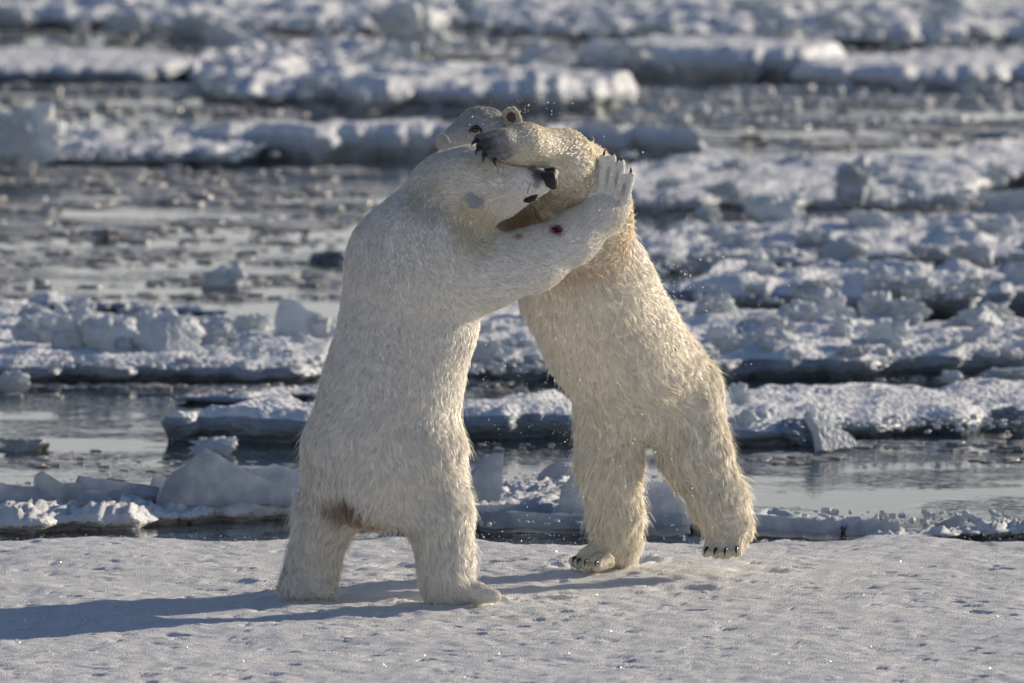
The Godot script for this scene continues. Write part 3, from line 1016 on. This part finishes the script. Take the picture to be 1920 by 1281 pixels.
# an ear: a thick rounded cup, open towards the front
func ear_mesh(c: Vector3, up: Vector3, front: Vector3, w: float, h: float) -> ArrayMesh:
	front = (front - up * front.dot(up)).normalized()
	var side := up.cross(front).normalized()
	var v := PackedVector3Array()
	var idx := PackedInt32Array()
	var nu := 25
	var rows := [[1.0, -0.02, 0.0], [1.02, 0.25, 0.0], [0.98, 0.6, 0.0], [0.72, 0.9, 0.03], [0.0, 1.02, 0.05]]
	# front cup then back, as two shells of a lens
	for shell in 2:
		for j in 9:
			var t := j / 8.0
			for i in nu:
				var s := -1.0 + 2.0 * i / (nu - 1)
				var wide := sqrt(maxf(0.0, 1.0 - pow(maxf(0.0, t - 0.35) / 0.65, 2.0))) * (0.85 + 0.15 * sin(t * PI))
				var cup := (1.0 - s * s) * (1.0 - 0.55 * t)
				var thick := 0.26 * sqrt(maxf(0.0, 1.0 - s * s)) * sqrt(maxf(0.0, 1.0 - t * t * 0.98)) + 0.02
				var depth := -cup * 0.28 + (thick if shell == 0 else -thick)
				v.append(c + up * (h * t) + side * (w * 0.5 * wide * s) + front * (depth * w * 0.5))
	for shell in 2:
		for j in 8:
			for i in nu - 1:
				var a := shell * 9 * nu + j * nu + i
				if shell == 0: idx.append_array([a, a + nu, a + 1, a + 1, a + nu, a + nu + 1])
				else: idx.append_array([a, a + 1, a + nu, a + 1, a + nu + 1, a + nu])
	var off := 9 * nu
	var rim := []
	for j in 9: rim.append(j * nu)
	for i in nu: rim.append(8 * nu + i)
	for j in range(8, -1, -1): rim.append(j * nu + nu - 1)
	for i in rim.size() - 1:
		var a: int = rim[i]
		var b: int = rim[i + 1]
		idx.append_array([a, a + off, b, b, a + off, b + off])
	return to_mesh(v, idx)

func furry(called: String, mesh: ArrayMesh, root: Node3D, ln: float, col: Color, flow: Vector3, seed_: int, shade := Color(0, 0, 0, 0), inner := Vector3.ZERO) -> void:
	# a small part with a short coat of its own
	var arr := mesh.surface_get_arrays(0)
	var b := Body.new()
	b.v = arr[Mesh.ARRAY_VERTEX]
	b.n = arr[Mesh.ARRAY_NORMAL]
	b.idx = arr[Mesh.ARRAY_INDEX]
	var c := b.v[0]
	b.bones.append([c, c + flow * 0.1, 0.3, 0.3, 0.1, ln, 0.35, col])
	var cols := PackedColorArray()
	var mid := Vector3.ZERO
	for p in b.v: mid += p / b.v.size()
	for i in b.v.size():
		var k := col * 0.9
		if shade.a > 0.0 and b.n[i].dot(inner) > 0.3 and b.v[i].distance_to(mid) < 0.034: k = shade
		k.a = 1.0
		cols.append(k)
	var o := part(called, to_mesh(b.v, b.idx, b.n, cols), M.hide, root)
	o.position = -root.position
	if shade.a > 0.0:                    # no coat in the hollow of the ear
		var kept := PackedInt32Array()
		for i in range(0, b.idx.size(), 3):
			if b.n[b.idx[i]].dot(inner) > 0.3 and b.v[b.idx[i]].distance_to(mid) < 0.034: continue
			kept.append_array([b.idx[i], b.idx[i + 1], b.idx[i + 2]])
		b.idx = kept
	var f := part("fur", fur_mesh(b, 130000.0, 0.012, 0.2, 0.0025, seed_, 0.1), M.fur, o)
	f.set_meta("kind", "stuff")

func finish(root: Node3D, body: Body, cell: float, per_m2: float, clump: float, gather: float, width: float, seed_: int, droop: float) -> void:
	body.mesh_it(cell)
	body.n = smooth_normals(body.v, body.idx)
	var o := part("body", hide_mesh(body), M.hide, root)
	o.position = -root.position
	var f := part("fur", fur_mesh(body, per_m2, clump, gather, width, seed_, droop), M.fur, root)
	f.position = -root.position
	f.set_meta("kind", "stuff")

func build_bears() -> void:
	near_bear()
	rear_bear()

func near_bear() -> void:
	var root := thing("polar_bear", at(715, 1126, 0.0), "nearer white polar bear standing with its back to us, head pressed right, paw raised", "polar bear", "wrestling polar bears")
	cur = Body.new()
	var W := Color(0.97, 0.97, 0.965)        # clean white
	var Y := Color(0.965, 0.945, 0.875)      # yellowish
	var L := Color(0.965, 0.96, 0.94)
	# trunk, from the neck down
	bone(775, 505, 0.0, 120, 768, 600, 0.0, 116, 0.12, 0.042, 0.30, W)
	bone(768, 600, 0.0, 116, 734, 730, 0.0, 120, 0.14, 0.048, 0.30, W)
	bone(734, 730, 0.0, 120, 714, 845, 0.0, 128, 0.12, 0.065, 0.30, W)
	bone(714, 845, 0.0, 128, 712, 876, 0.02, 110, 0.12, 0.075, 0.30, L)
	# shoulders and neck
	bone(846, 374, 0.04, 80, 778, 490, 0.0, 114, 0.12, 0.040, 0.30, W)
	bone(800, 450, 0.14, 88, 790, 520, 0.12, 90, 0.10, 0.040, 0.28, W)
	bone(892, 352, 0.12, 71, 850, 366, 0.06, 77, 0.08, 0.044, 0.36, Y)
	# throat ruff
	bone(880, 385, 0.14, 46, 836, 400, 0.10, 56, 0.07, 0.045, 0.45, Y)
	# head and muzzle
	bone(925, 352, 0.15, 55, 884, 347, 0.12, 69, 0.06, 0.036, 0.30, W)
	bone(1000, 341, 0.19, 27, 930, 350, 0.15, 48, 0.05, 0.022, 0.22, W)
	bone(1014, 340, 0.195, 22, 1000, 342, 0.19, 27, 0.03, 0.008, 0.18, L)
	bone(992, 364, 0.19, 15, 950, 376, 0.15, 30, 0.03, 0.012, 0.22, W)
	# near arm, across the other bear's chest, paw up
	bone(805, 500, 0.14, 90, 905, 512, 0.10, 66, 0.10, 0.040, 0.25, W)
	bone(905, 512, 0.10, 66, 1000, 487, 0.02, 56, 0.08, 0.036, 0.22, W)
	bone(1000, 487, 0.02, 56, 1075, 446, -0.06, 46, 0.06, 0.034, 0.22, W)
	bone(1075, 446, -0.06, 46, 1128, 398, -0.12, 39, 0.05, 0.034, 0.25, W)
	bone(1128, 400, -0.13, 38, 1138, 386, -0.15, 28, 0.04, 0.022, 0.25, L)
	bone(1122, 396, -0.14, 29, 1118, 372, -0.15, 22, 0.03, 0.020, 0.25, L)
	bone(1148, 394, -0.14, 32, 1162, 374, -0.15, 22, 0.03, 0.024, 0.35, L)
	for t in [[1108, 366, 1112, 309, 8.5], [1124, 362, 1131, 297, 7.5], [1140, 361, 1148, 297, 7.5], [1156, 365, 1165, 307, 7.5], [1171, 373, 1182, 330, 8]]:
		bone(t[0], t[1], -0.095, 10.5, t[2], t[3], -0.115, t[4] + 0.8, 0.003, 0.011, 0.2, L)
	# far arm, mostly hidden
	bone(800, 500, -0.14, 90, 900, 490, -0.34, 62, 0.10, 0.04, 0.25, W)
	# hind legs
	bone(660, 865, -0.06, 90, 612, 965, -0.10, 54, 0.10, 0.075, 0.35, L)
	bone(612, 965, -0.10, 54, 588, 1050, -0.12, 44, 0.07, 0.075, 0.40, L)
	bone(588, 1050, -0.12, 46, 577, 1088, -0.12, 42, 0.05, 0.060, 0.40, L)
	bone(580, 1084, -0.12, 40, 548, 1100, -0.04, 24, 0.06, 0.065, 0.45, L)
	bone(590, 1090, -0.10, 34, 606, 1104, -0.04, 22, 0.06, 0.060, 0.45, L)
	bone(786, 868, 0.08, 92, 824, 965, 0.12, 57, 0.10, 0.070, 0.35, L)
	bone(822, 965, 0.12, 60, 836, 1055, 0.14, 48, 0.07, 0.065, 0.38, L)
	bone(836, 1055, 0.14, 48, 832, 1094, 0.14, 44, 0.05, 0.060, 0.40, L)
	bone(835, 1096, 0.14, 34, 890, 1112, 0.19, 19, 0.05, 0.035, 0.30, L)
	bone(880, 1110, 0.19, 19, 926, 1118, 0.23, 12, 0.04, 0.022, 0.25, L)
	marks = [
		[at(656, 938, 0.18), 0.095, Color(0.12, 0.065, 0.03), 0.85], [at(645, 962, 0.14), 0.13, Color(0.36, 0.22, 0.10), 0.7], [at(615, 950, 0.08), 0.06, Color(0.42, 0.29, 0.16), 0.6], [at(690, 975, 0.12), 0.13, Color(0.68, 0.54, 0.33), 0.6],
		[at(1040, 436, 0.06), 0.05, Color(0.20, 0.006, 0.006), 1.0], [at(1041, 452, 0.07), 0.035, Color(0.26, 0.015, 0.012), 0.9], [at(969, 445, 0.12), 0.03, Color(0.58, 0.28, 0.25), 0.7],
		[at(1040, 470, 0.09), 0.028, Color(0.48, 0.20, 0.17), 0.7], [at(1030, 480, 0.10), 0.02, Color(0.5, 0.25, 0.2), 0.6], [at(902, 527, 0.24), 0.03, Color(0.55, 0.10, 0.09), 0.9],
		[at(1012, 326, 0.25), 0.055, Color(0.05, 0.05, 0.055), 0.9], [at(1000, 318, 0.22), 0.035, Color(0.10, 0.10, 0.11), 0.7], [at(1008, 345, 0.26), 0.03, Color(0.25, 0.25, 0.26), 0.6],
		[at(885, 430, 0.24), 0.20, Color(0.70, 0.63, 0.42), 0.55], [at(800, 380, 0.26), 0.16, Color(0.72, 0.66, 0.48), 0.4]]
	for g in [[1120, 1117], [1140, 1137], [1157, 1153], [1174, 1168]]:       # darker brown lines along the creases between the toes
		for k in 14:
			marks.append([at(lerpf(g[0], g[1], k / 13.0), lerpf(314.0, 370.0, k / 13.0), -0.085), 0.013, Color(0.36, 0.29, 0.21), 0.45])
	finish(root, cur, 0.0105, 52000.0, 0.020, 0.60, 0.0027, 71, 0.25)
	# nose, lips, ears, claws
	var fwd := (at(1030, 336, 0.2) - at(960, 345, 0.17)).normalized()
	var nup := (Vector3(0.1, 1, 0.35) - fwd * fwd.dot(Vector3(0.1, 1, 0.35))).normalized()
	var nb := Basis(fwd, nup, fwd.cross(nup).normalized())
	var nose := Body.new()
	var c := at(1032, 336, 0.21)
	for s in [-1.0, 1.0]:
		nose.bones.append([c + nb * Vector3(-0.055, 0.036, s * 0.014), c + nb * Vector3(0.008, 0.014, s * 0.026), 0.012, 0.033, 0.02, 0, 0, W])
		nose.bones.append([c + nb * Vector3(0.004, -0.004, s * 0.030), c + nb * Vector3(0.010, -0.024, s * 0.016), 0.027, 0.020, 0.015, 0, 0, W])
	nose.bones.append([c + nb * Vector3(-0.01, -0.01, 0), c + nb * Vector3(0.006, -0.036, 0), 0.024, 0.013, 0.02, 0, 0, W])
	nose.mesh_it(0.0035)
	var o := part("nose", to_mesh(nose.v, nose.idx), M.nose, root)
	o.position = -root.position
	o = part("lip", ellipsoid(at(995, 371, 0.22), nb * Basis.from_euler(Vector3(0, 0, 0.15)) * Basis.from_scale(Vector3(0.042, 0.018, 0.034)), 0.25), M.nose, root)
	o.position = -root.position
	o = part("mouth_line", tube([at(989, 362, 0.262), at(990, 357, 0.265), at(993, 350, 0.268), at(996, 343, 0.27)], [0.002, 0.0014, 0.0012, 0.0008], 6), M.nose, root)
	o.position = -root.position
	furry("ear", ear_mesh(at(896, 368, 0.30), (at(874, 400, 0.40) - at(896, 368, 0.30)).normalized(), Vector3(0.15, 0.3, 0.95), 0.085, 0.09), root, 0.016, Color(0.93, 0.93, 0.94), Vector3(-0.5, -0.6, 0.2), 301)
	furry("ear", ear_mesh(at(836, 276, 0.0), (at(822, 256, -0.02) - at(836, 276, 0.0)).normalized(), Vector3(0.3, 0.3, -0.9).normalized(), 0.08, 0.07), root, 0.012, Color(0.76, 0.74, 0.70), Vector3(-0.4, 0.6, 0), 302)
	for t in [[1113, 303, 1117, 294], [1132, 292, 1134, 281], [1148, 292, 1148, 282], [1165, 302, 1164, 292], [1183, 324, 1183, 314]]:
		claw(root, t[0], t[1], -0.11, t[2], t[3], -0.10, 0.0065, Vector3(0, 0.004, 0.006))

func rear_bear() -> void:
	var root := thing("polar_bear", at(1130, 1065, -1.45), "rear cream polar bear with sunlit right flank, arm slung over the other's head, foot lifted", "polar bear", "wrestling polar bears")
	cur = Body.new()
	var W := Color(0.965, 0.945, 0.89)
	var Y := Color(0.96, 0.93, 0.85)
	var D := Color(0.68, 0.675, 0.66)         # wet head, some of its shade put into the coat colour
	var T := Color(0.58, 0.45, 0.29)          # stained throat
	# trunk from the chest down to the pelvis
	bone(1060, 440, -0.72, 102, 1099, 540, -0.90, 114, 0.12, 0.055, 0.32, W)
	bone(1099, 540, -0.90, 114, 1144, 630, -1.10, 114, 0.14, 0.060, 0.32, W)
	bone(1144, 630, -1.10, 114, 1198, 706, -1.30, 112, 0.14, 0.065, 0.34, W)
	bone(1198, 706, -1.30, 112, 1208, 736, -1.33, 80, 0.10, 0.075, 0.36, Y)
	# neck and head
	bone(990, 335, -0.56, 80, 1066, 430, -0.70, 104, 0.12, 0.065, 0.45, T)
	bone(905, 262, -0.45, 52, 990, 330, -0.54, 76, 0.08, 0.034, 0.30, D)
	bone(868, 272, -0.37, 40, 902, 257, -0.44, 54, 0.06, 0.026, 0.28, D)
	bone(838, 306, -0.28, 28, 872, 276, -0.36, 38, 0.05, 0.018, 0.2, D)
	# arm slung over the other bear's head
	bone(1090, 400, -0.55, 90, 1078, 345, -0.30, 74, 0.12, 0.055, 0.32, Y)
	bone(1078, 345, -0.30, 74, 1052, 303, -0.06, 56, 0.08, 0.048, 0.30, Y)
	bone(1052, 303, -0.06, 56, 985, 272, 0.16, 37, 0.06, 0.040, 0.28, Y)
	bone(985, 272, 0.16, 37, 942, 272, 0.26, 31, 0.05, 0.022, 0.22, Y)
	for t in [[935, 253, 0.28, 897, 260, 0.29], [936, 265, 0.31, 901, 274, 0.33], [941, 276, 0.32, 911, 287, 0.36], [950, 286, 0.32, 927, 297, 0.36]]:
		bone(t[0], t[1], t[2], 10.5, t[3], t[4], t[5], 8.5, 0.005, 0.012, 0.2, Color(0.24, 0.235, 0.23))
	# other arm round the far side
	bone(1060, 420, -0.80, 84, 960, 400, -0.78, 56, 0.10, 0.06, 0.45, T)
	# left hind leg, planted
	bone(1150, 760, -1.34, 74, 1142, 870, -1.38, 56, 0.07, 0.075, 0.36, W)
	bone(1142, 870, -1.38, 56, 1154, 965, -1.46, 47, 0.07, 0.085, 0.36, W)
	bone(1154, 965, -1.46, 47, 1160, 1018, -1.50, 42, 0.05, 0.070, 0.40, W)
	bone(1158, 1024, -1.48, 34, 1104, 1046, -1.38, 20, 0.05, 0.035, 0.35, Y)
	for t in [[1108, 1044, -1.40, 1078, 1053, -1.37], [1114, 1046, -1.36, 1086, 1057, -1.31], [1124, 1050, -1.32, 1100, 1060, -1.26], [1138, 1052, -1.30, 1120, 1062, -1.23]]:
		bone(t[0], t[1], t[2], 14, t[3], t[4], t[5], 10, 0.014, 0.022, 0.3, Y)
	# right hind leg, lifted off the snow
	bone(1276, 735, -1.36, 78, 1302, 850, -1.32, 60, 0.07, 0.075, 0.36, W)
	bone(1302, 850, -1.32, 64, 1348, 940, -1.26, 48, 0.07, 0.080, 0.36, W)
	bone(1348, 940, -1.26, 48, 1366, 990, -1.23, 43, 0.05, 0.065, 0.40, W)
	bone(1366, 990, -1.23, 38, 1358, 1018, -1.16, 28, 0.05, 0.040, 0.38, Y)
	for t in [[1340, 1012, -1.15, 1326, 1034, -1.10], [1354, 1014, -1.14, 1343, 1037, -1.08], [1368, 1014, -1.14, 1362, 1037, -1.08], [1382, 1012, -1.15, 1382, 1034, -1.10]]:
		bone(t[0], t[1], t[2], 13, t[3], t[4], t[5], 9.5, 0.014, 0.026, 0.3, Y)
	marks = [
		[at(1000, 420, -0.45), 0.22, Color(0.36, 0.25, 0.14), 0.6], [at(1040, 420, -0.5), 0.14, Color(0.36, 0.20, 0.12), 0.4],
		[at(1065, 290, 0.05), 0.03, Color(0.55, 0.28, 0.22), 0.5], [at(1085, 290, -0.1), 0.03, Color(0.55, 0.30, 0.22), 0.4],
		[at(902, 272, 0.35), 0.09, Color(0.10, 0.095, 0.09), 0.75]]  # darker patch over the toes of the slung paw
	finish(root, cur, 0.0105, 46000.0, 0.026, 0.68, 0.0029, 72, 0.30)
	# eye with its dark rim, ear, claws
	var o := part("eye", ellipsoid(at(891, 243, -0.275), Basis.from_euler(Vector3(0, -0.5, 0.1)) * Basis.from_scale(Vector3(0.017, 0.013, 0.013))), M.eye, root)
	o.position = -root.position
	o = part("eyelid", tube([at(880, 247, -0.28), at(886, 239, -0.265), at(894, 237, -0.262), at(901, 242, -0.27), at(903, 248, -0.28)], [0.004, 0.007, 0.008, 0.007, 0.004], 8), M.nose, root)
	o.position = -root.position
	furry("ear", ear_mesh(at(955, 240, -0.36), (at(963, 206, -0.34) - at(955, 240, -0.36)).normalized(), Vector3(-0.55, 0.1, 0.83), 0.115, 0.10), root, 0.017, Color(0.80, 0.77, 0.70), Vector3(0.2, 0.8, 0), 303, Color(0.11, 0.09, 0.08), Vector3(-0.55, 0.1, 0.83).normalized())
	for t in [[897, 262, 0.30, 884, 274, 0.33], [901, 276, 0.345, 892, 292, 0.36], [911, 289, 0.375, 906, 306, 0.385], [928, 299, 0.375, 932, 314, 0.385]]:
		claw(root, t[0], t[1], t[2], t[3], t[4], t[5], 0.011, Vector3(-0.006, 0.004, 0.008))
	for t in [[1079, 1050, -1.355, 1074, 1058, -1.31], [1087, 1053, -1.295, 1082, 1062, -1.25], [1101, 1056, -1.245, 1096, 1065, -1.20], [1121, 1058, -1.215, 1116, 1066, -1.17]]:
		claw(root, t[0], t[1] - 4, t[2], t[3], t[4] - 2, t[5], 0.009, Vector3(-0.004, 0.008, 0.004))
	for t in [[1326, 1030, -1.08, 1321, 1044, -1.05], [1343, 1032, -1.06, 1339, 1047, -1.03], [1362, 1032, -1.06, 1359, 1047, -1.03], [1382, 1030, -1.08, 1381, 1044, -1.05]]:
		claw(root, t[0], t[1] - 3, t[2], t[3], t[4] - 4, t[5], 0.009, Vector3(-0.003, 0.004, 0.008))

# ------------------------------------------------------------------ drops in the air and bright crystals on the snow
func build_spray() -> void:
	var s := SphereMesh.new()
	s.radius = 1.0
	s.height = 2.0
	s.radial_segments = 8
	s.rings = 4
	var mm := MultiMesh.new()
	mm.transform_format = MultiMesh.TRANSFORM_3D
	mm.mesh = s
	var t: Array[Transform3D] = []
	var spots := [[1000, 760, 190, 240, 240, -1.0, -0.1], [1080, 650, 130, 260, 260, -0.95, -0.75], [1260, 560, 90, 140, 200, -1.2, -0.4], [1330, 620, 60, 90, 160, -1.2, -0.6], [975, 215, 70, 110, 60, -0.7, 0.3], [1180, 860, 220, 160, 200, -1.25, -0.6], [1150, 350, 60, 120, 120, -0.5, 0.2], [1380, 960, 60, 60, 90, -1.4, -0.9], [1270, 540, 40, 40, 90, -0.9, -0.5]]
	for k in spots:
		for i in int(k[2]):
			var p := at(k[0] + rng.randfn() * k[3] * 0.5, k[1] + rng.randfn() * k[4] * 0.5, rng.randf_range(k[5], k[6]))
			if p.y < 0.03: continue
			var r := rng.randf_range(0.0009, 0.0026) if rng.randf() < 0.92 else 0.0036
			t.append(Transform3D(Basis.from_scale(Vector3(r, r * rng.randf_range(0.8, 1.7), r)), p))
	mm.instance_count = t.size()
	for i in t.size(): mm.set_instance_transform(i, t[i])
	var o := MultiMeshInstance3D.new()
	o.name = "flying_drops"
	o.multimesh = mm
	o.material_override = M.drop
	add_child(o)
	tag(o, "fine bright drops of water and snow flying round the bears", "spray", "", "stuff")

func build_crystals() -> void:
	var mm := MultiMesh.new()
	mm.transform_format = MultiMesh.TRANSFORM_3D
	var v := PackedVector3Array([Vector3(-1, 0, 0), Vector3(-0.4, 0.12, 0.9), Vector3(0.6, 0, 0.8), Vector3(1, 0.1, 0), Vector3(0.5, 0, -0.9), Vector3(-0.5, -0.1, -0.8)])
	mm.mesh = flat(v, PackedInt32Array([0, 2, 1, 0, 3, 2, 0, 4, 3, 0, 5, 4]))
	var count := 16000
	mm.instance_count = count
	for i in count:
		var p := on(rng.randf_range(-60, 1980), rng.randf_range(1002, 1300), 0.0)
		p.y = snow_y(p.x, p.z) + 0.003
		var s := rng.randf_range(0.0012, 0.0034)
		mm.set_instance_transform(i, Transform3D(Basis.from_euler(Vector3(rng.randfn() * 0.7, rng.randf() * TAU, rng.randfn() * 0.7)) * Basis.from_scale(Vector3(s, s, s)), p))
	var o := MultiMeshInstance3D.new()
	o.name = "ice_crystals"
	o.multimesh = mm
	o.material_override = M.crystal
	add_child(o)
	tag(o, "glittering ice crystals lying on the near snow", "ice crystals", "", "stuff")
